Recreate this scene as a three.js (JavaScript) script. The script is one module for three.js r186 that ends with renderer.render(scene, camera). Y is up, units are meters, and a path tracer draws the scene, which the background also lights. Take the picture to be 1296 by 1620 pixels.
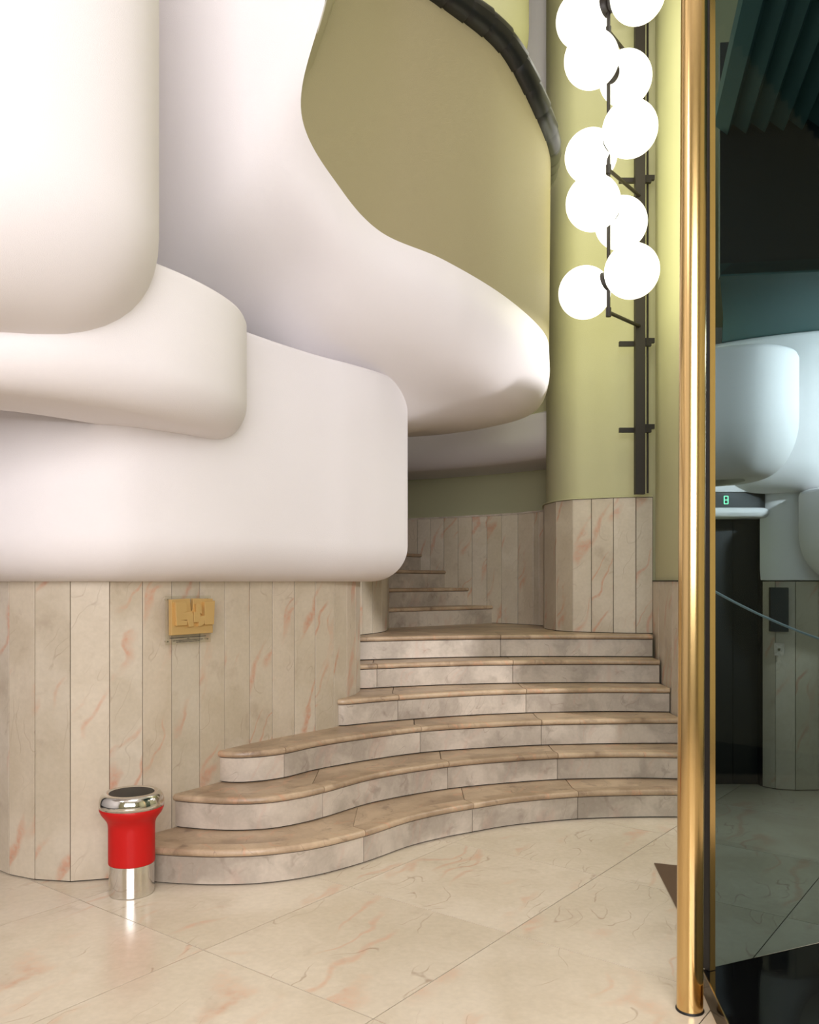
import * as THREE from 'three';
import { RectAreaLightUniformsLib } from 'three/addons/lights/RectAreaLightUniformsLib.js';
import { mergeGeometries, toCreasedNormals, mergeVertices } from 'three/addons/utils/BufferGeometryUtils.js';

// ---------------------------------------------------------------- camera, light, exposure
const scene = new THREE.Scene();
scene.background = new THREE.Color(0x000000);
const camera = new THREE.PerspectiveCamera(61.93, 1296 / 1620, 0.05, 60);
camera.position.set(0, 1.42, 0);
camera.setViewOffset(1296, 1620, 0, -110, 1296, 1620);      // rising front: level camera, lens shifted up
camera.updateProjectionMatrix();
const renderer = new THREE.WebGLRenderer({ antialias: true });
renderer.toneMapping = THREE.LinearToneMapping;
renderer.toneMappingExposure = 0.94;
renderer.shadowMap.enabled = true;
RectAreaLightUniformsLib.init();

// a glowing panel with an area light of the same size just in front of it
function panelLight(name, label, w, h, at, to, color, nits, glow, kind) {
  const g = new THREE.Group(); g.name = name; g.position.set(...at); g.lookAt(...to); scene.add(g);   // +z of the group looks at the target
  if (kind) g.userData.kind = kind;
  g.userData.label = label; g.userData.category = kind ? 'window' : 'lamp';
  const fr = new THREE.Mesh(new THREE.BoxGeometry(w + .1, h + .1, .06), new THREE.MeshStandardMaterial({ color: 0x3a3129, roughness: .5 }));
  fr.name = 'frame'; fr.position.z = -.04; g.add(fr);
  const gl = new THREE.Mesh(new THREE.BoxGeometry(w, h, .02), new THREE.MeshStandardMaterial({ color: 0xffffff, emissive: new THREE.Color(...color), emissiveIntensity: glow }));
  gl.name = kind ? 'unseen_window_pane' : 'lamp_diffuser'; g.add(gl);
  const l = new THREE.RectAreaLight(new THREE.Color(...color), nits, w, h);
  l.position.z = .02; l.rotation.y = Math.PI; g.add(l);
  if (name === 'unseen_ceiling_lamp') {                             // the unseen left lamp hangs from the ceiling on a rod
    const st = new THREE.Mesh(new THREE.CylinderGeometry(.015, .015, 2.3, 12), fr.material); st.name = 'suspension_rod'; g.updateMatrixWorld();
    st.quaternion.copy(g.quaternion).invert(); st.position.copy(g.worldToLocal(new THREE.Vector3(at[0], at[1] + 1.19, at[2]))); g.add(st);
  }
  return g;
}
// unseen sources: front panel behind the viewer, lamp high left, panel over the foyer
panelLight('window_1', 'wide unseen glowing entrance panel behind the viewer, lighting the foyer from the front', 4.8, 3.4, [.35, 3.2, 3.5], [.35, 3.2, -5], [.99, .965, 1], 9.6, 1.5, 'structure');  // unseen opaque glowing panel, placed for soft frontal light on the foyer
panelLight('unseen_ceiling_lamp', 'unseen square luminaire out of view, lighting the upper left balcony', .8, .8, [-2.9, 4.7, -.8], [-2.1, 3.4, -2.3], [1, .97, .97], 23, 2);  // out of view, placed to brighten the top of the left balcony
panelLight('unseen_ceiling_lamp_001', 'large unseen ceiling panel out of view, softly lighting the middle of the foyer', 3, 3, [.2, 6.9, -1.2], [.1, 0, -2.2], [1, .96, .97], 1.3, 1);  // out of view overhead, placed for soft light from above
{ // unseen spot lamp, out of view in the lift lobby, lights the plaster bulges
  const g = new THREE.Group(); g.name = 'unseen_spot_lamp'; g.position.set(3.7, 2.85, -3.7); g.lookAt(2.4, 2.35, -5.5); scene.add(g);
  g.userData = { label: 'small unseen spot lamp out of view in the lift lobby, lighting the plaster bulges', category: 'lamp' };
  const can = new THREE.Mesh(new THREE.CylinderGeometry(.09, .07, .2, 32, 1, false).rotateX(Math.PI / 2), new THREE.MeshStandardMaterial({ color: 0x151515, roughness: .5 })); can.name = 'housing'; can.position.z = -.11; g.add(can);
  const lens = new THREE.Mesh(new THREE.CylinderGeometry(.085, .085, .008, 32).rotateX(Math.PI / 2), new THREE.MeshStandardMaterial({ color: 0xffffff, emissive: new THREE.Color(.94, .98, 1), emissiveIntensity: 4 })); lens.name = 'lamp_lens'; g.add(lens);
  const arm = new THREE.Mesh(new THREE.CylinderGeometry(.012, .012, .2, 12), can.material); arm.name = 'stem'; arm.position.set(0, .16, -.1); g.add(arm);
  const l = new THREE.SpotLight(new THREE.Color(.98, .97, 1), 58, 0, .62, .6); l.position.set(0, 0, .02); l.target.position.set(0, 0, 2); l.shadow.radius = 4; l.castShadow = true; g.add(l, l.target);
}

panelLight('unseen_lobby_lamp', 'unseen square luminaire under the lobby ceiling outside the frame, lighting the lobby floor', .7, .7, [3.4, 3.0, -4.8], [3.2, 0, -4.7], [.97, .98, 1], 26, 2);  // out of view, placed to light the lobby floor and marble

// ---------------------------------------------------------------- helpers
let seed = 7;
const rnd = () => { seed = (seed * 1664525 + 1013904223) >>> 0; return seed / 4294967296; };
const V = (x, y, d) => new THREE.Vector3(x, y, -d);          // d = distance in front of the viewer
const taken = {};
function numbered(n) { const k = taken[n] = (taken[n] ?? -1) + 1; return k ? n + '_' + String(k).padStart(3, '0') : n; }
function mesh(name, geo, mat, parent = scene) {
  const m = new THREE.Mesh(geo, mat); m.name = parent === scene ? numbered(name) : name;
  m.castShadow = m.receiveShadow = true; parent.add(m); return m;
}
function thing(name, label, category, at = [0, 0, 0], group) {
  const g = new THREE.Group(); g.name = numbered(name); g.position.set(at[0], at[1], -at[2]); scene.add(g);
  g.userData = { label, category }; if (group) g.userData.group = group; return g;
}
function tag(o, label, category, group) { Object.assign(o.userData, { label, category }); if (group) o.userData.group = group; return o; }
function struct(o, label, category) { o.userData.kind = 'structure'; if (label) { o.userData.label = label; o.userData.category = category; } return o; }
function smooth(pts, n) {                                    // spline through plan points [x, d]
  const c = new THREE.CatmullRomCurve3(pts.map(p => new THREE.Vector3(p[0], 0, p[1])), false, 'centripetal');
  return c.getSpacedPoints(n).map(v => [v.x, v.z]);
}
function normals(path) {                                     // outward = towards the viewer for a path that runs left to right
  return path.map((p, i) => {
    const a = path[Math.max(0, i - 1)], b = path[Math.min(path.length - 1, i + 1)];
    const tx = b[0] - a[0], td = b[1] - a[1], l = Math.hypot(tx, td) || 1; return [td / l, -tx / l];
  });
}
const offset = (path, o) => { const n = normals(path); return path.map((p, i) => [p[0] + n[i][0] * o, p[1] + n[i][1] * o]); };
// sweep a profile of [outward, height] points along a plan path; closed profile with end caps
function sweep(path, prof, { closed = true, crease = .6, u0 = 0, v0 = 0 } = {}) {
  const n = normals(path), pos = [], uv = [], idx = [], m = prof.length, rows = closed ? m + 1 : m;
  let s = 0;
  path.forEach((p, i) => {
    if (i) s += Math.hypot(p[0] - path[i - 1][0], p[1] - path[i - 1][1]);
    let t = 0;
    for (let j = 0; j < rows; j++) {
      const q = prof[j % m]; if (j) { const r = prof[j - 1]; t += Math.hypot(q[0] - r[0], q[1] - r[1]); }
      pos.push(p[0] + n[i][0] * q[0], q[1], -(p[1] + n[i][1] * q[0])); uv.push(u0 + s, v0 + t);
    }
  });
  for (let i = 0; i + 1 < path.length; i++) for (let j = 0; j + 1 < rows; j++) {
    const a = i * rows + j, b = a + rows; idx.push(a, a + 1, b, a + 1, b + 1, b);
  }
  if (closed) {
    const tri = THREE.ShapeUtils.triangulateShape(prof.map(q => new THREE.Vector2(q[0], q[1])), []);
    for (const [end, flip] of [[0, 0], [path.length - 1, 1]]) {
      const base = pos.length / 3;
      prof.forEach(q => { pos.push(path[end][0] + n[end][0] * q[0], q[1], -(path[end][1] + n[end][1] * q[0])); uv.push(u0 + q[0], v0 + q[1]); });
      tri.forEach(t => flip ? idx.push(base + t[0], base + t[2], base + t[1]) : idx.push(base + t[0], base + t[1], base + t[2]));
    }
  }
  const g = new THREE.BufferGeometry();
  g.setAttribute('position', new THREE.Float32BufferAttribute(pos, 3)); g.setAttribute('uv', new THREE.Float32BufferAttribute(uv, 2)); g.setIndex(idx);
  return toCreasedNormals(g, crease);
}
// upright prism over a plan polygon
function prism(poly, y0, y1, { crease = .5, u0 = 0, v0 = 0 } = {}) {
  const pos = [], uv = [], idx = [], N = poly.length; let s = 0;
  let area = 0; poly.forEach((p, i) => { const q = poly[(i + 1) % N]; area += p[0] * q[1] - q[0] * p[1]; });
  if (area < 0) poly = poly.slice().reverse();
  for (let i = 0; i <= N; i++) {
    const p = poly[i % N]; if (i) { const r = poly[i - 1]; s += Math.hypot(p[0] - r[0], p[1] - r[1]); }
    pos.push(p[0], y0, -p[1], p[0], y1, -p[1]); uv.push(u0 + s, v0 + y0, u0 + s, v0 + y1);
  }
  for (let i = 0; i < N; i++) { const a = 2 * i; idx.push(a, a + 2, a + 1, a + 1, a + 2, a + 3); }
  const tri = THREE.ShapeUtils.triangulateShape(poly.map(q => new THREE.Vector2(q[0], q[1])), []);
  for (const [y, up] of [[y0, 0], [y1, 1]]) {
    const b = pos.length / 3; poly.forEach(p => { pos.push(p[0], y, -p[1]); uv.push(u0 + p[0], v0 + p[1]); });
    tri.forEach(t => up ? idx.push(b + t[0], b + t[1], b + t[2]) : idx.push(b + t[0], b + t[2], b + t[1]));
  }
  const g = new THREE.BufferGeometry();
  g.setAttribute('position', new THREE.Float32BufferAttribute(pos, 3)); g.setAttribute('uv', new THREE.Float32BufferAttribute(uv, 2)); g.setIndex(idx);
  return toCreasedNormals(g, crease);
}
function box(w, h, d, x = 0, y = 0, z = 0) { const g = new THREE.BoxGeometry(w, h, d); g.translate(x, y, z); return g; }
function rod(a, b, r, n = 12) {
  const A = new THREE.Vector3(...a), B = new THREE.Vector3(...b), L = A.distanceTo(B), g = new THREE.CylinderGeometry(r, r, L, n);
  g.applyQuaternion(new THREE.Quaternion().setFromUnitVectors(new THREE.Vector3(0, 1, 0), B.clone().sub(A).normalize()));
  const c = A.add(B).multiplyScalar(.5); g.translate(c.x, c.y, c.z); return g;
}
const lathe = (pts, n = 64) => new THREE.LatheGeometry(pts.map(p => new THREE.Vector2(p[0], p[1])), n);
// a shell with thickness over a grid of points
function shell(grid, thick, push) {
  const R = grid.length, C = grid[0].length, nrm = [];
  for (let i = 0; i < R; i++) for (let j = 0; j < C; j++) {
    const a = grid[Math.min(R - 1, i + 1)][j].clone().sub(grid[Math.max(0, i - 1)][j]), b = grid[i][Math.min(C - 1, j + 1)].clone().sub(grid[i][Math.max(0, j - 1)]);
    nrm.push(a.cross(b).normalize());
  }
  const pos = [], uv = [], idx = [];
  for (const k of [0, 1]) for (let i = 0; i < R; i++) for (let j = 0; j < C; j++) {
    const p = grid[i][j].clone(), away = push ? Math.max(0, Math.min(1, (push - j / (C - 1)) * 8)) : 0;
    p.addScaledVector(nrm[i * C + j], k * thick * (1 - away)); p.z -= k * Math.abs(thick) * away; pos.push(p.x, p.y, p.z); uv.push(p.x - p.z, p.y);
  }
  const at = (k, i, j) => k * R * C + i * C + j, quad = (a, b, c, d) => idx.push(a, b, c, a, c, d);
  for (let i = 0; i + 1 < R; i++) for (let j = 0; j + 1 < C; j++) {
    quad(at(0, i, j), at(0, i, j + 1), at(0, i + 1, j + 1), at(0, i + 1, j));
    quad(at(1, i, j), at(1, i + 1, j), at(1, i + 1, j + 1), at(1, i, j + 1));
  }
  for (let i = 0; i + 1 < R; i++) { quad(at(0, i, 0), at(0, i + 1, 0), at(1, i + 1, 0), at(1, i, 0)); quad(at(0, i, C - 1), at(1, i, C - 1), at(1, i + 1, C - 1), at(0, i + 1, C - 1)); }
  for (let j = 0; j + 1 < C; j++) { quad(at(0, 0, j), at(1, 0, j), at(1, 0, j + 1), at(0, 0, j + 1)); quad(at(0, R - 1, j), at(0, R - 1, j + 1), at(1, R - 1, j + 1), at(1, R - 1, j)); }
  const g = new THREE.BufferGeometry();
  g.setAttribute('position', new THREE.Float32BufferAttribute(pos, 3)); g.setAttribute('uv', new THREE.Float32BufferAttribute(uv, 2)); g.setIndex(idx);
  return toCreasedNormals(g, .7);
}

// ---------------------------------------------------------------- textures
const perm = []; for (let i = 0; i < 512; i++) perm.push(Math.floor(rnd() * 65536));
function pn(x, y, P, s) {                                    // noise that repeats after P cells
  const xi = Math.floor(x), yi = Math.floor(y), fx = x - xi, fy = y - yi, w = t => t * t * t * (t * (t * 6 - 15) + 10);
  const gr = (a, b, dx, dy) => { const h = perm[(perm[((a % P) + P) % P + s & 511] + ((b % P) + P) % P) & 511] / 65536 * 6.2832; return Math.cos(h) * dx + Math.sin(h) * dy; };
  const u = w(fx), v = w(fy);
  const a = gr(xi, yi, fx, fy), b = gr(xi + 1, yi, fx - 1, fy), c = gr(xi, yi + 1, fx, fy - 1), d = gr(xi + 1, yi + 1, fx - 1, fy - 1);
  return (a + (b - a) * u) * (1 - v) + (c + (d - c) * u) * v;
}
function fbm(x, y, P, s, o) { let r = 0, a = 1, n = 0; for (let i = 0; i < o; i++) { r += a * pn(x, y, P, s + i * 17); n += a; x *= 2; y *= 2; P *= 2; a *= .55; } return r / n; }
const sst = (a, b, t) => { t = Math.min(1, Math.max(0, (t - a) / (b - a))); return t * t * (3 - 2 * t); };
function marble(size, metres, c) {
  const data = new Uint8Array(size * size * 4);
  for (let j = 0; j < size; j++) for (let i = 0; i < size; i++) {
    const x = i / size * 4, y = j / size * 4;
    const wx = fbm(x * 2, y * 2, 8, c.s + 3, 4), wy = fbm(x * 2, y * 2, 8, c.s + 91, 4);
    const cloud = fbm(x * 1 + wx * .6, y * 1 + wy * .6, 4, c.s + 40, 5);
    const lx = fbm(x, y, 4, c.s + 200, 3), ly = fbm(x, y, 4, c.s + 230, 3);
    const X = x + lx * .4 + wx * .12, Y = y + ly * .4 + wy * .12;
    const v1 = Math.abs(pn(4 * X - 2 * Y, Y, 4, c.s + 7) + .25 * wx), m1 = sst(.02, .22, pn(x * 2 - y, y, 4, c.s + 60) + wx * .3);
    const v2 = Math.abs(pn(X * 6 - Y * 3, Y * 2, 8, c.s + 11) + .35 * wy), m2 = sst(.08, .3, pn(x * 3 - y, y * 2, 8, c.s + 77) + wy * .4);
    const fine = fbm(x * 24, y * 24, 96, c.s + 5, 3);
    let pink = c.pink * m1 * (1 - sst(.01, .12 + .1 * wx, v1)) * (.65 + .9 * fine);
    let crack = c.crack * m2 * (1 - sst(.002, .03, v2)) * (.6 + 1.2 * fine);
    const stain = c.stain * sst(.12, .42, fbm(x * 3 + wy, y * 3 + wx, 12, c.s + 23, 5));
    pink = Math.min(1, Math.max(0, pink)); crack = Math.min(1, Math.max(0, crack));
    const k = sst(-.35, .4, cloud), gn = 1 + fine * .05;
    for (let q = 0; q < 3; q++) {
      let t = c.a[q] + (c.b[q] - c.a[q]) * k;
      t += (c.p[q] - t) * pink; t += (c.k[q] - t) * crack; t += (c.k[q] - t) * stain * .6;
      data[(j * size + i) * 4 + q] = Math.max(0, Math.min(255, t * gn));
    }
    data[(j * size + i) * 4 + 3] = 255;
  }
  const t = new THREE.DataTexture(data, size, size); t.colorSpace = THREE.SRGBColorSpace; t.wrapS = t.wrapT = THREE.RepeatWrapping;
  t.magFilter = THREE.LinearFilter; t.minFilter = THREE.LinearMipmapLinearFilter; t.generateMipmaps = true; t.repeat.set(1 / metres, 1 / metres); t.needsUpdate = true; return t;
}
function grain(size, metres, freq, oct) {
  const data = new Uint8Array(size * size * 4);
  for (let j = 0; j < size; j++) for (let i = 0; i < size; i++) {
    const v = 128 + 190 * fbm(i / size * freq, j / size * freq, freq, 31, oct), o = (j * size + i) * 4; data[o] = data[o + 1] = data[o + 2] = Math.max(0, Math.min(255, v)); data[o + 3] = 255;
  }
  const t = new THREE.DataTexture(data, size, size); t.wrapS = t.wrapT = THREE.RepeatWrapping; t.magFilter = THREE.LinearFilter; t.repeat.set(1 / metres, 1 / metres); t.needsUpdate = true; return t;
}
const wallTex = marble(1024, 2.2, { s: 1, a: [228, 216, 198], b: [208, 194, 172], p: [216, 164, 138], k: [128, 102, 84], pink: 1.0, crack: .28, stain: .25 });
const riserTex = marble(1024, 1.6, { s: 130, a: [222, 208, 192], b: [170, 157, 143], p: [206, 160, 142], k: [110, 92, 80], pink: .3, crack: .4, stain: .5 });
const treadTex = marble(1024, 1.4, { s: 210, a: [198, 173, 144], b: [150, 126, 101], p: [206, 150, 118], k: [84, 64, 50], pink: .6, crack: .6, stain: .7 });
const floorTex = marble(1024, 2.6, { s: 300, a: [228, 214, 194], b: [212, 197, 174], p: [218, 180, 154], k: [120, 90, 70], pink: .9, crack: .4, stain: .18 });
const plasterBump = grain(512, .25, 64, 2);
const M = {
  walls: [[.77, .76, .75], [.72, .70, .665], [.76, .735, .71], [.69, .68, .655]].map(c => new THREE.MeshStandardMaterial({ map: wallTex, roughness: .38, color: new THREE.Color(...c) })),
  riser: new THREE.MeshStandardMaterial({ map: riserTex, roughness: .42, color: new THREE.Color(.80, .80, .79) }),
  tread: new THREE.MeshStandardMaterial({ map: treadTex, roughness: .34, color: new THREE.Color(.92, .92, .92) }),
  floor: new THREE.MeshStandardMaterial({ map: floorTex, roughness: .22, color: new THREE.Color(.84, .84, .83) }),
  joint: new THREE.MeshStandardMaterial({ color: 0x1d1711, roughness: .95 }),
  white: new THREE.MeshStandardMaterial({ color: new THREE.Color(.79, .75, .755), roughness: .75, bumpMap: plasterBump, bumpScale: .0006 }),
  cream: new THREE.MeshStandardMaterial({ color: new THREE.Color(.47, .45, .27), roughness: .7, bumpMap: plasterBump, bumpScale: .001 }),
  olive: new THREE.MeshStandardMaterial({ color: new THREE.Color(.31, .265, .145), roughness: .6, bumpMap: plasterBump, bumpScale: .0012 }),
  leather: new THREE.MeshPhysicalMaterial({ color: 0x0c0c0b, roughness: .34, clearcoat: .3, clearcoatRoughness: .3 }),
  brass: new THREE.MeshStandardMaterial({ color: new THREE.Color(.72, .50, .22), roughness: .2, metalness: 1 }),
  plaque: new THREE.MeshStandardMaterial({ color: new THREE.Color(.60, .40, .16), roughness: .5, metalness: .55 }),
  bronze: new THREE.MeshStandardMaterial({ color: new THREE.Color(.16, .10, .06), roughness: .35, metalness: .6 }),
  mast: new THREE.MeshStandardMaterial({ color: new THREE.Color(.014, .009, .007), roughness: .5 }),
  chrome: new THREE.MeshStandardMaterial({ color: new THREE.Color(.74, .72, .68), roughness: .1, metalness: 1 }),
  red: new THREE.MeshPhysicalMaterial({ color: new THREE.Color(.47, .006, .005), roughness: .5, specularIntensity: .45, clearcoat: .1, clearcoatRoughness: .1 }),
  black: new THREE.MeshStandardMaterial({ color: 0x050506, roughness: .5 }),
  dark: new THREE.MeshStandardMaterial({ color: 0x040405, roughness: .45 }),
  granite: new THREE.MeshStandardMaterial({ color: 0x070708, roughness: .05 }),
  globe: new THREE.MeshStandardMaterial({ color: 0xffffff, roughness: .3, emissive: new THREE.Color(1, .98, .89), emissiveIntensity: 1.1 }),
  glass: new THREE.MeshPhysicalMaterial({ color: new THREE.Color(.46, .53, .54), roughness: 0, transmission: 1, thickness: 0, ior: 1.5, specularIntensity: .2 }),
  clear: new THREE.MeshPhysicalMaterial({ color: new THREE.Color(.95, .95, .93), roughness: 0, transmission: 1, thickness: 0, ior: 1.45 }),
  ceiling: new THREE.MeshStandardMaterial({ color: new THREE.Color(.7, .67, .64), roughness: .9 }),
  canopy: new THREE.MeshStandardMaterial({ color: new THREE.Color(.05, .13, .13), roughness: .8 }),
};

// ---------------------------------------------------------------- room shell
const ceil = struct(mesh('ceiling', box(11, .2, 14, .3, 7.1, -3.2), M.ceiling));
struct(mesh('wall_west', box(.2, 7.2, 14, -5.1, 3.5, -3.2), M.white));
struct(mesh('wall_east', box(.2, 7.2, 14, 5.7, 3.5, -3.2), M.cream));
struct(mesh('wall_far', box(11, 7.2, .2, .3, 3.5, -10.1), M.white));
struct(mesh('wall_near', box(11, 7.2, .2, .3, 3.5, 3.7), M.cream));
{ // floor: square marble tiles laid on the diagonal
  const fl = new THREE.Group(); fl.name = 'floor'; scene.add(fl); struct(fl);
  mesh('mortar_bed', box(11, .1, 14, .3, -.054, -3.2), M.joint, fl);
  const T = .852, ux = .794, ud = -.607, vx = .607, vd = .794, h = T / 2 - .002;
  for (let a = -12; a <= 12; a++) for (let b = -12; b <= 12; b++) {
    const cx = -.794 + (a + .5) * T * ux + (b + .5) * T * vx, cd = 3.288 + (a + .5) * T * ud + (b + .5) * T * vd;
    if (cx < -3.3 || cx > 4.4 || cd < -1.6 || cd > 7.2) continue;
    const c = (s, t, k) => [cx + s * (h - k) * ux + t * (h - k) * vx, cd + s * (h - k) * ud + t * (h - k) * vd];
    const g = prism([c(-1, -1, 0), c(1, -1, 0), c(1, 1, 0), c(-1, 1, 0)], -.012, 0, { u0: rnd() * 9, v0: rnd() * 9 });
    mesh('floor_tile', g, M.floor, fl);
  }
}

// ---------------------------------------------------------------- marble clad walls
// slabs stand as flat facets between joints
function panels(parent, joints, y0, y1, thick = .03) {
  for (let i = 0; i + 1 < joints.length; i++) {
    const [a, b] = [joints[i], joints[i + 1]], L = Math.hypot(b[0] - a[0], b[1] - a[1]), t = [(b[0] - a[0]) / L, (b[1] - a[1]) / L], n = [t[1], -t[0]];
    const q = (s, o) => [a[0] + t[0] * s + n[0] * o, a[1] + t[1] * s + n[1] * o], g = .0024, c = .0011;
    const jut = (rnd() - .5) * .002;
    mesh('marble_panel', prism([q(g, -thick), q(g, jut - c), q(g + c, jut), q(L - g - c, jut), q(L - g, jut - c), q(L - g, -thick)], y0, y1, { crease: .2, u0: rnd() * 9, v0: rnd() * 9 }), M.walls[Math.floor(rnd() * 4)], parent);
  }
}
const WL = [[-2.6, 5.1], [-2.309, 4.531], [-2.108, 4.259], [-1.937, 4.126], [-1.782, 4.056], [-1.602, 4.027], [-1.429, 4.067], [-1.309, 4.189], [-1.204, 4.325], [-1.1, 4.478], [-1.003, 4.631], [-.897, 4.794], [-.793, 4.938], [-.684, 5.076], [-.574, 5.2], [-.472, 5.329], [-.4, 5.459], [-.353, 5.61], [-.335, 5.8], [-.37, 5.98]];
const LW = [[-.52, 6.14], [-.41, 6.288], [-.349, 6.383], [-.281, 6.517], [-.218, 6.698], [-.184, 6.906], [-.174, 7.212], [-.23, 7.6]];
{
  const w = new THREE.Group(); w.name = 'wall_left'; scene.add(w); struct(w);
  mesh('wall_core', prism([...offset(WL, -.007), ...offset(LW, -.007), [-.6, 8.4], [-4.9, 8.4], [-4.9, 5.1]], 0, 2.4), M.joint, w);
  panels(w, WL, .006, 1.425);
  panels(w, LW, 1.025, 2.2);
}
const BW = [[-.9, 9.12], [-.447, 8.93], [-.25, 8.843], [-.054, 8.749], [.08, 8.675], [.207, 8.597], [.342, 8.509], [.479, 8.417], [.61, 8.327], [.746, 8.227], [.876, 8.12], [1.013, 7.988], [1.134, 7.82], [1.177, 7.754], [1.26, 7.64]];
{
  const w = new THREE.Group(); w.name = 'wall_back'; scene.add(w); struct(w);
  mesh('wall_core', prism([...offset(BW, -.007), [1.6, 9.9], [-.9, 9.9]], 0, 2.03), M.joint, w);
  panels(w, BW, 1.024, 2.05);
  mesh('cap_strip', sweep(BW, [[.006, 2.05], [.006, 2.066], [-.56, 2.066], [-.56, 2.05]]), M.riser, w);
  mesh('plaster_recess', sweep(smooth(offset(BW, -.5), 40), [[0, 2.0], [0, 2.75], [-.2, 2.75], [-.2, 2.0]]), M.cream, w);
  const o = smooth([[-1.2, 8.7], [-.5, 8.55], [0, 8.38], [.45, 8.1], [.9, 7.72], [1.3, 7.2]], 60), f = [];
  for (let k = 0; k <= 10; k++) { const a = k / 10 * Math.PI / 2; f.push([-.2 + .2 * Math.cos(a), 2.72 - .2 * Math.sin(a)]); }
  mesh('plaster_roll', sweep(o, [[-.03, 2.9], [0, 2.88], ...f, [-.8, 2.52], [-.8, 2.9]], { crease: .9 }), M.white, w);
  mesh('plaster_upper', sweep(offset(o, -.03), [[0, 2.9], [0, 4.4], [-.2, 4.4], [-.2, 2.9]]), M.cream, w);
  mesh('plaster_top', sweep(offset(o, -.05), [[0, 4.4], [0, 6.9], [-.2, 6.9], [-.2, 4.4]]), M.white, w);
}
const CW = [[1.30, 8.1], [1.19, 7.6], [1.14, 7.2], [1.19, 6.92], [1.292, 6.758], [1.427, 6.693], [1.581, 6.616], [1.743, 6.568], [1.868, 6.548]];
{
  const w = new THREE.Group(); w.name = 'wall_column'; scene.add(w); struct(w);
  panels(w, CW, 1.025, 2.066);
  mesh('wall_core', sweep(CW, [[-.007, 1.02], [-.007, 2.069], [-.05, 2.069], [-.05, 1.02]]), M.joint, w);
  const up = smooth(CW, 60);
  mesh('plaster_shaft', prism([...offset(up, -.03), [2.0, 6.6], [2.0, 8.1]], 0, 7), M.cream, w);
  mesh('plaster_lip', sweep(up, [[-.035, 2.07], [.004, 2.07], [.004, 2.078], [-.035, 2.085]]), M.cream, w);
}
const RW = [[1.868, 6.548], [1.84, 6.3], [1.822, 6.1], [1.815, 5.9], [1.812, 5.68], [1.81, 5.48], [1.815, 5.3], [1.86, 5.26], [1.93, 5.42], [2.0, 5.62], [2.07, 5.86]];
{
  const w = new THREE.Group(); w.name = 'wall_right'; scene.add(w); struct(w);
  const core = offset(RW, -.007);
  mesh('wall_core', prism([...core, [2.2, 6.3], [2.0, 6.6]], 0, 1.4), M.joint, w);
  panels(w, RW, 0, 1.42);
  mesh('plaster_upper', prism([...offset(RW, -.02), [2.2, 6.3], [2.0, 6.6]], 1.425, 7), M.cream, w);
  mesh('cap_strip', sweep(RW, [[.004, 1.42], [.004, 1.428], [-.06, 1.428], [-.06, 1.42]]), M.joint, w);
}

// ---------------------------------------------------------------- stairs
const R = .17;
const flight = [
  { p: [[-1.34, 4.1], [-1.201, 4.023], [-1.028, 3.99], [-.908, 3.981], [-.734, 3.994], [-.592, 4.036], [-.451, 4.109], [-.232, 4.298], [0, 4.564], [.182, 4.713], [.367, 4.829], [.59, 4.953], [.998, 5.085], [1.34, 5.126], [1.61, 5.131], [1.79, 5.12]], j: [[-.228, 4.302], [.364, 4.827], [.998, 5.085]] },
  { p: [[-1.215, 4.36], [-1.183, 4.338], [-1.043, 4.294], [-.88, 4.272], [-.71, 4.299], [-.563, 4.395], [-.445, 4.518], [-.196, 4.821], [.224, 5.121], [.576, 5.267], [.938, 5.371], [1.41, 5.409], [1.692, 5.392], [1.80, 5.38]], j: [[-.46, 4.501], [.224, 5.121], [.938, 5.371]] },
  { p: [[-1.04, 4.62], [-1.008, 4.588], [-.914, 4.571], [-.799, 4.605], [-.688, 4.684], [-.543, 4.87], [-.298, 5.098], [.084, 5.37], [.5, 5.52], [.871, 5.614], [1.479, 5.673], [1.805, 5.68]], j: [[-.69, 4.682], [.076, 5.366], [.871, 5.614]] },
  { p: [[-.45, 5.37], [-.417, 5.365], [-.243, 5.472], [-.07, 5.571], [.35, 5.76], [.802, 5.884], [1.33, 5.95], [1.809, 5.93]], j: [[-.07, 5.571], [.802, 5.884]] },
  { p: [[-.38, 5.84], [-.338, 5.856], [-.224, 5.911], [.25, 6.08], [.751, 6.18], [1.3, 6.22], [1.815, 6.19]], j: [[-.224, 5.911], [.751, 6.18]] },
  { p: [[-.42, 6.14], [-.353, 6.16], [.2, 6.34], [.681, 6.429], [1.3, 6.45], [1.83, 6.42]], j: [[.681, 6.429]] },
];
function cutAt(path, joints) {                               // split a dense path at the joints
  const cuts = joints.map(j => path.reduce((m, p, i) => Math.hypot(p[0] - j[0], p[1] - j[1]) < Math.hypot(path[m][0] - j[0], path[m][1] - j[1]) ? i : m, 0));
  const all = [0, ...cuts, path.length - 1]; return all.slice(1).map((c, i) => path.slice(all[i], c + 1));
}
function trim(seg, g) {                                      // leave a hairline joint at both ends
  const s = seg.map(p => p.slice()), e = (a, b) => { const L = Math.hypot(b[0] - a[0], b[1] - a[1]); return [a[0] + (b[0] - a[0]) * g / L, a[1] + (b[1] - a[1]) * g / L]; };
  const n = s.length; s[0] = e(seg[0], seg[1]); s[n - 1] = e(seg[n - 1], seg[n - 2]); return s;
}
const nose = (top, depth, out = .016, th = .034) => {
  const pr = [[-depth, top - th], [-depth, top], [out - .016, top]];
  for (let k = 1; k <= 8; k++) { const a = k / 8 * Math.PI; pr.push([out - .016 + .016 * Math.sin(a), top - th / 2 + th / 2 * Math.cos(a)]); }
  return pr;
};
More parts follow.
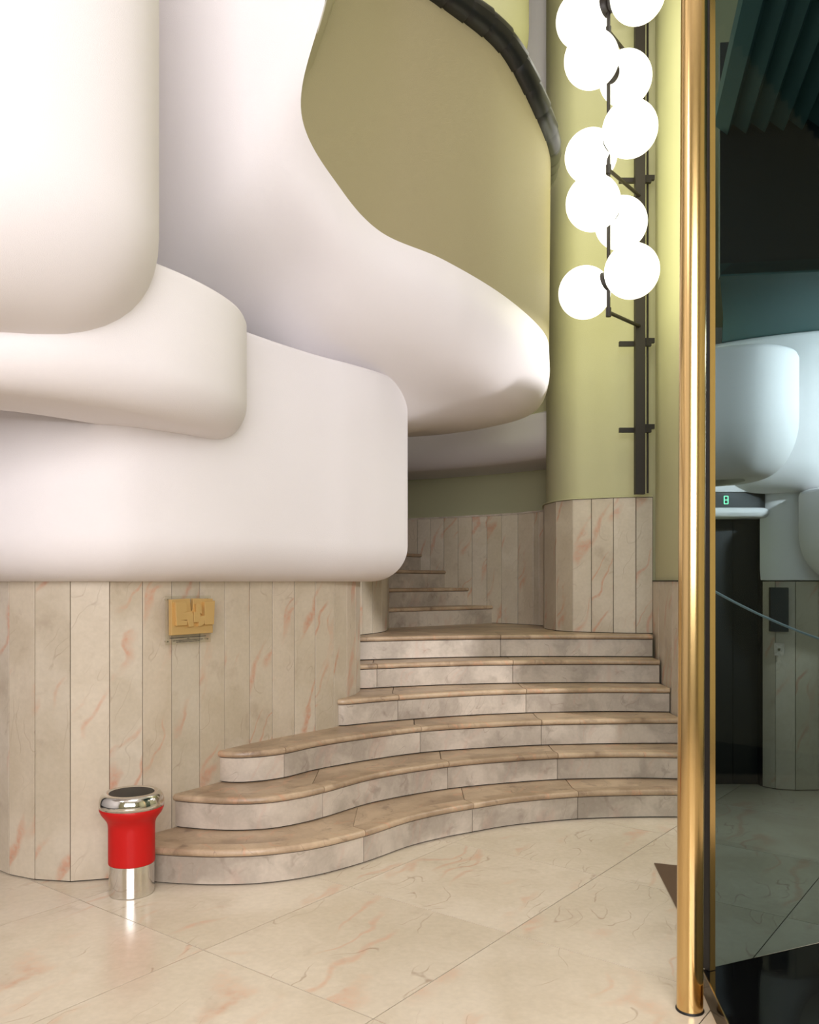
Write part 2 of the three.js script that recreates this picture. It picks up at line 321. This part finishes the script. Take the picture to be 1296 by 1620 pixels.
{
  const st = thing('staircase', 'curved marble staircase sweeping up between the panelled walls', 'stairs');
  flight.forEach((f, k) => {
    const dense = smooth(f.p, 160), y = k * R;
    mesh('mortar_core', sweep(dense, [[-.012, y], [-.012, y + R - .034], [-.06, y + R - .034], [-.06, y]]), M.joint, st);
    for (const seg of cutAt(dense, f.j)) {
      mesh('riser', sweep(trim(seg, .002), [[0, y + .007], [0, y + R - .038], [-.03, y + R - .038], [-.03, y + .007]], { u0: rnd() * 9, v0: rnd() * 9 }), M.riser, st);
      const u0 = rnd() * 9, v0 = rnd() * 9, s2 = trim(seg, .002), back = offset(s2, -.08);
      const nosing = sweep(s2, nose(y + R, .081), { u0, v0 });
      const deep = k < 5 ? .62 : .25, flat = prism([...back, ...back.map(p => [p[0], p[1] + deep]).reverse()], y + R - .034, y + R, { u0, v0 });
      mesh('tread', mergeGeometries([nosing, flat]), M.tread, st);
    }
  });
  const top = offset(smooth(flight[5].p, 60), -.3);
  mesh('landing', prism([...top, [1.9, 6.8], [1.4, 8.3], [.6, 8.8], [-.6, 8.8], [-.6, 6.4]], .97, 1.0199, { u0: 2 }), M.tread, st);
  const upper = [[[-.6, 7.0], [.776, 8.182], [.9, 8.29]], [[-.6, 7.12], [.572, 8.36], [.7, 8.5]], [[-.6, 7.3], [.34, 8.49], [.45, 8.63]], [[-.6, 7.55], [.11, 8.65], [.2, 8.79]], [[-.6, 7.95], [-.1, 8.78], [0, 8.95]], [[-.75, 8.1], [-.32, 8.87], [-.25, 9.0]]];
  upper.forEach((p, i) => {
    const y = 1.02 + i * R, line = [p[0], p[1], p[2]];
    mesh('riser', sweep(line, [[0, y], [0, y + R - .036], [-.03, y + R - .036], [-.03, y]], { u0: rnd() * 9, v0: rnd() * 9 }), M.riser, st);
    mesh('tread', sweep(line, nose(y + R, .4), { u0: rnd() * 9, v0: rnd() * 9 }), M.tread, st);
  });
}

// ---------------------------------------------------------------- white plaster balconies
const arc = (r, s, yb, n = 12) => { const a = []; for (let k = 0; k <= n; k++) { const t = k / n * Math.PI / 2; a.push([-r + r * Math.cos(t), yb + s - s * Math.sin(t)]); } return a; };
function bulge(name, label, pts, yTop, yBot, r, s, deep, n = 120, topR = .03) {
  const path = smooth(pts, n);
  const prof = [[-deep, yBot], [-deep, yTop], [-topR, yTop], [-topR * .3, yTop - topR * .3], [0, yTop - topR], ...arc(r, s, yBot)];
  return tag(mesh(name, sweep(path, prof, { crease: 1.0 }), M.white), label, 'balcony', 'white plaster balcony fronts');
}
const PW = [...offset(WL.slice(0, 14), .26), [-.33, 5.08], [-.16, 5.3], [-.055, 5.55], [-.013, 5.85], [-.05, 6.12], [-.2, 6.32], [-.42, 6.4]];
bulge('balcony', 'long white plaster band resting just above the marble wall panels', PW, 2.72, 1.42, .255, .24, .34);
bulge('balcony', 'small white rounded plaster balcony tucked under the large one at left', [[-3.2, 2.95], [-2.4, 2.85], [-1.8, 2.9], [-1.35, 3.1], [-1.04, 3.43], [-.87, 3.75], [-.80, 4.05], [-.84, 4.35], [-1.05, 4.62], [-1.4, 4.8]], 2.72, 2.12, .18, .18, .5);
bulge('balcony', 'large white plaster balcony bulging in at the upper left corner', [[-3.2, 2.15], [-2.4, 2.15], [-1.75, 2.3], [-1.28, 2.6], [-1.02, 2.95], [-.965, 3.2], [-1.04, 3.5], [-1.34, 3.85], [-1.8, 4.1]], 6.0, 2.30, .5, .48, .7);
{ // stair balcony: white underside, olive parapet, padded rail
  const cols = [[[-0.207, 5.004, 4.1], [-0.735, 4.916, 4.0], [-1.344, 4.96, 4.05], [-1.816, 5.004, 4.1], [-2.327, 5.091, 4.2]], [[-0.399, 4.18, 4.05], [-0.659, 4.14, 4.08], [-0.97, 4.075, 4.12], [-1.325, 3.99, 4.18], [-1.851, 3.844, 4.25]], [[-0.532, 3.722, 4.2], [-0.681, 3.577, 4.22], [-0.89, 3.372, 4.32], [-1.207, 3.105, 4.55], [-1.609, 2.713, 4.85]], [[-.36, 3.487, 4.5], [-.427, 3.32, 4.5], [-.62, 3.126, 4.7], [-.937, 2.856, 5.1], [-1.319, 2.581, 5.6]], [[-.167, 3.352, 4.7], [-.219, 3.178, 4.7], [-.352, 2.965, 4.85], [-.66, 2.716, 5.3], [-.996, 2.469, 5.9]], [[.191, 3.29, 4.95], [.161, 3.088, 4.95], [.064, 2.856, 5.1], [-.199, 2.623, 5.6], [-.542, 2.384, 6.2]], [[0.597, 3.187, 5.3], [0.585, 2.951, 5.3], [0.513, 2.732, 5.45], [0.251, 2.601, 5.95], [-0.332, 2.466, 6.6]], [[0.911, 3.09, 5.75], [0.911, 2.826, 5.75], [0.824, 2.672, 5.95], [0.453, 2.596, 6.3], [-0.197, 2.613, 7.0]], [[1.024, 3.079, 6.4], [1.015, 2.852, 6.4], [0.963, 2.73, 6.6], [0.624, 2.667, 6.9], [-0.327, 2.692, 7.6]], [[.98, 3.2, 7.1], [.97, 2.95, 7.1], [.88, 2.83, 7.2], [.5, 2.76, 7.6], [-.4, 2.8, 8.3]]];
  const along = (list, n) => new THREE.CatmullRomCurve3(list.map(p => V(...p)), false, 'centripetal').getSpacedPoints(n);
  const K = 60, rows = cols.map(c => along(c, K)), grid = [];
  for (let j = 0; j <= K; j++) grid.push(new THREE.CatmullRomCurve3(rows.map(r => r[j]), false, 'centripetal').getPoints(140));
  const b = thing('stair_balcony', 'curved balcony over the stairs with olive parapet and black padded rail', 'balcony');
  mesh('soffit', shell(grid, -.02), M.white, b);
  const edge = cols.map(c => c[0]);
  const lo = new THREE.CatmullRomCurve3(edge.map((p, i) => V(...p)), false, 'centripetal').getPoints(140);
  const topPts = [[-.117, 5.109, 4.15], [-.131, 5.076, 4.2], [-.18, 4.996, 4.35], [-.162, 4.891, 4.55], [-.056, 4.78, 4.75], [.191, 4.749, 4.95], [.597, 4.671, 5.3], [.92, 4.393, 5.75], [1.038, 4.407, 6.4], [.98, 4.407, 7.1]];
  const hi = new THREE.CatmullRomCurve3(topPts.map(p => V(...p)), false, 'centripetal').getPoints(140);
  const pg = []; for (let k = 0; k <= 6; k++) pg.push(lo.map((p, i) => p.clone().lerp(hi[i], k / 6)));
  mesh('parapet', shell(pg, .1, .55), M.olive, b);
  const rail = new THREE.CatmullRomCurve3(topPts.slice(1).map(p => V(p[0] - .02, p[1] + .085, p[2] - .02)), false, 'centripetal');
  const len = rail.getLength(), N = Math.round(len / .17), sp = rail.getSpacedPoints(N * 6);
  const h = new THREE.Group(); h.name = 'handrail'; b.add(h);
  for (let k = 0; k < N; k++) {                              // overlapping leather wraps
    const pts = sp.slice(k * 6, k * 6 + 7), pos = [], idx = [], S = 20;
    const rr = [.078, .087, .0885, .0895, .0905, .092, .094];
    pts.forEach((p, i) => {
      const a = sp[Math.max(0, k * 6 + i - 1)], c = sp[Math.min(sp.length - 1, k * 6 + i + 1)], t = c.clone().sub(a).normalize(), s = new THREE.Vector3().crossVectors(t, new THREE.Vector3(0, 1, 0)).normalize(), u = new THREE.Vector3().crossVectors(s, t);
      for (let q = 0; q <= S; q++) { const w = q / S * Math.PI * 2, v = p.clone().addScaledVector(s, Math.cos(w) * rr[i]).addScaledVector(u, Math.sin(w) * rr[i]); pos.push(v.x, v.y, v.z); }
    });
    for (let i = 0; i < 6; i++) for (let q = 0; q < S; q++) { const a = i * (S + 1) + q, c = a + S + 1; idx.push(a, c, a + 1, a + 1, c, c + 1); }
    const g = new THREE.BufferGeometry(); g.setAttribute('position', new THREE.Float32BufferAttribute(pos, 3)); g.setIndex(idx); g.computeVertexNormals();
    mesh('leather_wrap', g, M.leather, h);
  }
}
tag(mesh('upper_balcony', sweep(smooth([[-.6, 6.2], [.2, 6.0], [.7, 6.2], [.92, 6.6], [.9, 7.2], [.6, 7.6]], 60), [[-.5, 5.45], [-.5, 7], [0, 7], ...arc(.25, .3, 5.45)], { crease: 1 }), M.cream), 'cream underside of a higher balcony glimpsed above the black rail', 'balcony');

// ---------------------------------------------------------------- globe lamp on its mast
{
  const g = thing('globe_lamp', 'tall cluster of glowing white globes on a brown mast', 'lamp', [1.353, 2.07, 5.8]);
  const L = (x, y, d) => [x - 1.353, y - 2.07, -(d - 5.8)];
  mesh('mast', box(.072, 4.9, .05, ...L(1.715, 4.52, 6.36)), M.mast, g);
  for (const [x, d] of [[1.772, 6.46], [1.803, 6.46]]) mesh('conduit', rod(L(x, 2.09, d), L(x, 6.9, d), .008, 8), M.mast, g);
  for (const y of [2.56, 3.21, 4.44, 5.7]) { mesh('bracket', box(.24, .035, .03, ...L(1.70, y, 6.43)), M.mast, g); mesh('bracket', box(.10, .035, .03, ...L(1.80, y + .03, 6.45)), M.mast, g); }
  const jy = [3.469, 3.933, 4.393, 4.879, 5.338];
  mesh('rod', rod(L(1.353, 3.24, 5.8), L(1.353, 5.9, 5.8), .0125), M.mast, g);
  for (const y of [3.25, 4.22, 5.16]) mesh('arm', rod(L(1.353, y, 5.8), L(1.712, y + .07, 6.35), .013), M.mast, g);
  for (const y of [3.25, 4.22, 5.16]) mesh('elbow', rod(L(1.353, y - .03, 5.8), L(1.353, y + .03, 5.8), .019), M.mast, g);
  const gl = [[1.217, 3.427, 5.93, 0], [1.473, 3.475, 5.65, 0], [1.216, 3.927, 5.65, 1], [1.476, 3.919, 5.95, 1], [1.261, 4.376, 5.93, 2], [1.453, 4.401, 5.62, 2], [1.205, 4.877, 5.65, 3], [1.502, 4.917, 5.93, 3], [1.199, 5.321, 5.93, 4], [1.511, 5.308, 5.65, 4]];
  const sg = new THREE.SphereGeometry(.18, 48, 32);
  for (const [x, y, d, j] of gl) {
    const s = mesh('globe', sg, M.globe, g); s.position.set(...L(x, y, d)); s.castShadow = false;
    const dir = V(1.353, jy[j], 5.8).sub(V(x, y, d)).normalize();
    const cap = lathe([[0, .03], [.03, .03], [.055, .012], [.066, -.018], [.066, -.03], [0, -.03]], 24);
    cap.applyQuaternion(new THREE.Quaternion().setFromUnitVectors(new THREE.Vector3(0, 1, 0), dir)); cap.translate(dir.x * .185, dir.y * .185, dir.z * .185);
    mesh('socket', cap, M.mast, s);
    const l = new THREE.PointLight(new THREE.Color(.98, 1, .60), .58); l.shadow.radius = 8; l.castShadow = true; l.position.set(...L(x, y, d)); g.add(l);
  }
}

// ---------------------------------------------------------------- litter bin
{
  const b = thing('ash_bin', 'red and chrome pedestal ash bin standing beside the lowest step', 'bin', [-1.27, 0, 3.9]);
  mesh('base', lathe([[0, 0], [.097, 0], [.1, .004], [.1, .146], [.09, .146]]), M.chrome, b);
  mesh('body', lathe([[.09, .14], [.1015, .14], [.103, .144], [.103, .30], [.104, .318], [.109, .334], [.12, .35], [.133, .366], [.141, .384], [.143, .4], [.13, .4]]), M.red, b);
  const pr = [[.12, .398], [.1435, .398]]; for (let k = 0; k <= 12; k++) { const a = k / 12 * Math.PI * .62; pr.push([.112 + .0315 * Math.cos(a), .412 + .05 * Math.sin(a)]); } pr.push([.0986, .4575], [.0986, .43]);
  mesh('rim', lathe(pr), M.chrome, b);
  mesh('opening', lathe([[0, .4585], [.0985, .4585], [.0985, .45], [0, .45]]), M.black, b);
}

// ---------------------------------------------------------------- relief plaque on the wall
{
  const a = [-1.1, 4.478], c = [-1.204, 4.325], t = Math.atan2(-(a[1] - c[1]), a[0] - c[0]);
  const p = thing('relief_plaque', 'small brass relief plaque with a clear backing plate on marble panels', 'plaque', [-1.153, 1.225, 4.385]);
  p.rotation.y = -t * 0 + Math.atan2(a[1] - c[1], a[0] - c[0]);
  const sh = (pts, y0, y1) => { const s = new THREE.Shape(pts.map(q => new THREE.Vector2(q[0], q[1]))); const g = new THREE.ExtrudeGeometry(s, { depth: y1 - y0 - .003, bevelEnabled: true, bevelSize: .002, bevelThickness: .0015, bevelSegments: 2 }); g.translate(0, 0, y0 + .0015); return g; };
  const W = .30, x = u => (u - .5) * W, X = [0, 1];
  mesh('backing_plate', box(W, .245, .004, 0, 0, .026), M.clear, p);
  for (const [i, j] of [[-1, -1], [1, -1], [-1, 1], [1, 1]]) mesh('spacer', rod([i * W * .44, j * .105, 0], [i * W * .44, j * .105, .024], .004, 8), M.chrome, p);
  const k = .0003, q = list => list.map(([u, v]) => [(u - 625) * .00037, (612 - v) * .000302]);
  mesh('relief_base', sh(q([[275, 270], [590, 260], [605, 470], [645, 470], [665, 260], [1005, 270], [1005, 848], [280, 850]]), .028, .05), M.plaque, p);
  for (const pts of [[[305, 315], [470, 315], [490, 345], [500, 470], [385, 480], [385, 610], [500, 630], [500, 690], [330, 690]], [[390, 490], [580, 485], [610, 520], [610, 720], [540, 720], [510, 600], [390, 600]], [[630, 485], [735, 485], [735, 620], [700, 650], [630, 650]], [[820, 320], [1000, 305], [985, 700], [830, 700]], [[670, 355], [740, 355], [760, 420], [765, 520], [735, 480], [670, 475]], [[750, 560], [820, 555], [810, 680], [760, 720], [715, 720], [715, 660]]])
    mesh('relief_block', sh(q(pts), .05, .068), M.plaque, p);
  const cv = document.createElement('canvas'); cv.width = 512; cv.height = 64; const cx = cv.getContext('2d'); cx.clearRect(0, 0, 512, 64); cx.fillStyle = '#2b2622';
  [[20, 490, 8], [240, 262, 22], [60, 440, 36], [110, 410, 50]].forEach(([s, e, y]) => { let u = s; while (u < e) { const w = 4 + rnd() * 14; cx.fillRect(u, y, w, 6); u += w + 3 + rnd() * 4; } });
  const tx = new THREE.CanvasTexture(cv); tx.colorSpace = THREE.SRGBColorSpace;
  mesh('inscription', box(.26, .034, .001, -.005, -.1, .0286), new THREE.MeshStandardMaterial({ map: tx, transparent: true, roughness: .8 }), p);
}

// ---------------------------------------------------------------- brass post, glass screen, plinth
{
  const p = thing('brass_post', 'polished brass floor post at the edge of the dark glass', 'post', [.93, 0, 2.83]);
  mesh('shaft', rod([0, .004, 0], [.016, 3.78, 0], .0425, 40), M.brass, p);
  mesh('foot_ring', lathe([[.04, 0], [.046, 0], [.046, .004], [.043, .007], [.04, .007]], 40), M.dark, p);
}
{
  const s = thing('glass_screen', 'dark tinted glass screen with a narrow brass edge', 'glass screen', [1.036, .08, 2.96]);
  s.rotation.y = Math.atan2(.208, .475);
  mesh('pane', box(1.5, 3.68, .008, .765, 1.84, 0), M.glass, s);
  mesh('edge_strip', box(.026, 3.68, .03, 0, 1.84, .006), M.brass, s);
  mesh('edge_gasket', box(.003, 3.68, .034, -.0145, 1.84, .006), M.black, s);
  mesh('end_strip', box(.026, 3.68, .03, 1.52, 1.84, .006), M.brass, s);
}
{
  const pl = thing('plinth', 'low polished black plinth with brass edge under the dark glass', 'plinth');
  const top = [[1.012, 2.95], [2.52, 3.6], [2.52, 1.6], [.84, 1.6]];
  mesh('top_slab', prism(top, .002, .078, { crease: .2 }), M.granite, pl);
  mesh('brass_edge', sweep([[1.012, 2.95], [.84, 1.6]].reverse(), [[0, 0], [0, .08], [-.004, .08], [-.004, 0]].map(q => [q[0] * -1, q[1]])), M.brass, pl);
}
tag(mesh('floor_plate', prism([[1.23, 4.29], [1.42, 4.22], [1.16, 3.3], [1.1, 3.2]], 0, .006), M.bronze), 'flat bronze plate on the floor behind the brass post', 'plate');

// ---------------------------------------------------------------- lift lobby behind the glass
const EW = [[2.44, 5.9], [2.50, 5.83], [2.62, 5.79], [2.78, 5.80], [2.95, 5.86], [3.15, 5.9], [3.4, 5.9], [3.7, 5.85]];
{
  const w = new THREE.Group(); w.name = 'wall_lift'; scene.add(w); struct(w);
  mesh('wall_core', prism([...offset(EW, -.007), [3.7, 6.4], [2.44, 6.4]], 0, 1.42), M.joint, w);
  panels(w, EW, .006, 1.42);
  mesh('plaster_upper', sweep(smooth(EW, 40), [[-.1, 1.42], [.02, 1.43], [.03, 1.5], [.03, 3.2], [-.3, 3.2], [-.3, 1.42]]), M.white, w);
  mesh('plaster_over_door', prism([[2.0, 5.98], [2.46, 5.98], [2.46, 6.3], [2.0, 6.3]], 1.86, 3.2), M.white, w);
  mesh('rear_wall', prism([[2.0, 6.35], [5.6, 6.35], [5.6, 6.5], [2.0, 6.5]], 0, 7), M.cream, w);
}
{
  const l = thing('lift_door', 'black lift door under the lit floor indicator', 'door', [2.27, 0, 6.0]);
  mesh('door_leaf', box(.19, 1.86, .04, -.1, .93, 0), M.dark, l); mesh('door_leaf', box(.19, 1.86, .04, .095, .93, 0), M.dark, l);
  mesh('jamb', box(.06, 1.86, .1, .2, .93, .02), M.dark, l);
  const q = thing('floor_indicator', 'rounded white lintel with a green digit display above the lift door', 'indicator', [2.2, 1.86, 5.9]);
  const pr = [[2.0, 5.8], [2.38, 5.8], [2.44, 5.83], [2.46, 5.9], [2.46, 5.98], [2.0, 5.98]];
  const roll = []; for (let k = 0; k <= 10; k++) { const t = k / 10 * Math.PI; roll.push([-.02 + .034 * Math.sin(t), .03 - .034 * Math.cos(t)]); }
  mesh('lintel_roll', sweep(smooth(pr.slice(0, 5), 24).map(p => [p[0] - 2.2, p[1] - 5.9]), [...roll, [-.18, .064], [-.18, -.004]], { crease: 1 }), M.white, q);
  mesh('lintel_top', prism(pr.map(p => [p[0] - 2.2, p[1] - 5.9]), .17, .24), M.white, q);
  mesh('display_panel', prism(pr.map(p => [(p[0] - 2.2) * .98, p[1] - 5.9 + .012]), .06, .17), M.dark, q);
  const seg = new THREE.MeshStandardMaterial({ color: 0x000000, emissive: new THREE.Color(.3, 1, .55), emissiveIntensity: 6 });
  const cx = -.045, cy = .115, a = .026, bb = .026, z = .093;
  for (const [x, y, w, h] of [[0, bb, 1, 0], [0, 0, 1, 0], [0, -bb, 1, 0], [-a / 2, bb / 2, 0, 1], [a / 2, bb / 2, 0, 1], [-a / 2, -bb / 2, 0, 1], [a / 2, -bb / 2, 0, 1]])
    mesh('display_segment', box(w ? a : .005, h ? bb : .005, .004, cx + x, cy + y, z), seg, q);
}
tag(mesh('call_panel', prism([[2.455, 5.80], [2.56, 5.76], [2.56, 5.80], [2.46, 5.84]], 1.08, 1.38), M.dark), 'black rectangular panel on the wall beside the lift door', 'panel');
{
  const s = thing('wall_switch', 'small pale call button plate below the black panel', 'switch', [2.51, .96, 5.79]);
  s.rotation.y = -.5; mesh('plate', box(.062, .085, .012, 0, 0, 0), M.riser, s); mesh('button', box(.016, .016, .008, 0, 0, .009), M.chrome, s);
}
const lob = (label, pts, yT, yB, r, sI) => { const o = bulge('lobby_balcony', label, pts, yT, yB, r, sI, .3, 80); o.userData.group = 'plaster bulges in the lift lobby'; };
lob('white rounded plaster bulge nearest the brass edge behind the glass', [[1.7, 4.95], [2.0, 4.85], [2.2, 4.92], [2.33, 5.1], [2.37, 5.32], [2.3, 5.6], [2.1, 5.8]], 2.78, 2.04, .24, .36);
lob('white plaster bulge behind and right of the first one behind the glass', [[1.95, 5.95], [2.15, 5.78], [2.4, 5.62], [2.7, 5.5], [3.0, 5.5], [3.5, 5.6]], 3.05, 2.02, .16, .2);
lob('low white plaster bulge at the right edge behind the glass', [[2.75, 5.85], [2.6, 5.7], [2.58, 5.5], [2.68, 5.25], [2.95, 5.1], [3.4, 5.1]], 2.02, 1.44, .2, .3);
{
  const c = new THREE.Group(); c.name = 'ceiling_lobby'; scene.add(c); struct(c);
  mesh('soffit', prism([[1.66, 4.56], [4.2, 4.2], [4.2, 6.3], [2.3, 6.3], [1.95, 5.3]], 3.05, 3.12), M.canopy, c);
  mesh('fascia', prism([[1.66, 4.56], [4.2, 4.2], [4.2, 4.28], [1.68, 4.64]], 3.06, 4.3), M.dark, c);
  for (let k = 0; k < 22; k++) { const x = 1.63 + k * .094, d = 4.56 - (x - 1.66) * .14; mesh('rib', sweep([[x - .234 * (d - 2.7), 2.7], [x, d]], [[0, 3.95], [0, 3.86], [.066, 3.80], [.094, 3.86], [.094, 3.95]], { crease: .1 }), M.canopy, c); }
}
{
  const pts = []; for (let k = 0; k <= 24; k++) { const t = k / 24; pts.push(V(1.10 + 1.36 * t, 1.385 - .66 * t + .36 * t * t, 3.08 + .52 * t)); }
  const b = tag(mesh('barrier_cord', new THREE.TubeGeometry(new THREE.CatmullRomCurve3(pts), 60, .0045, 8), new THREE.MeshStandardMaterial({ color: 0xdfe6ea, roughness: .4 })), 'thin pale cord hanging in a curve behind the dark glass', 'cord');
}
renderer.render(scene, camera);
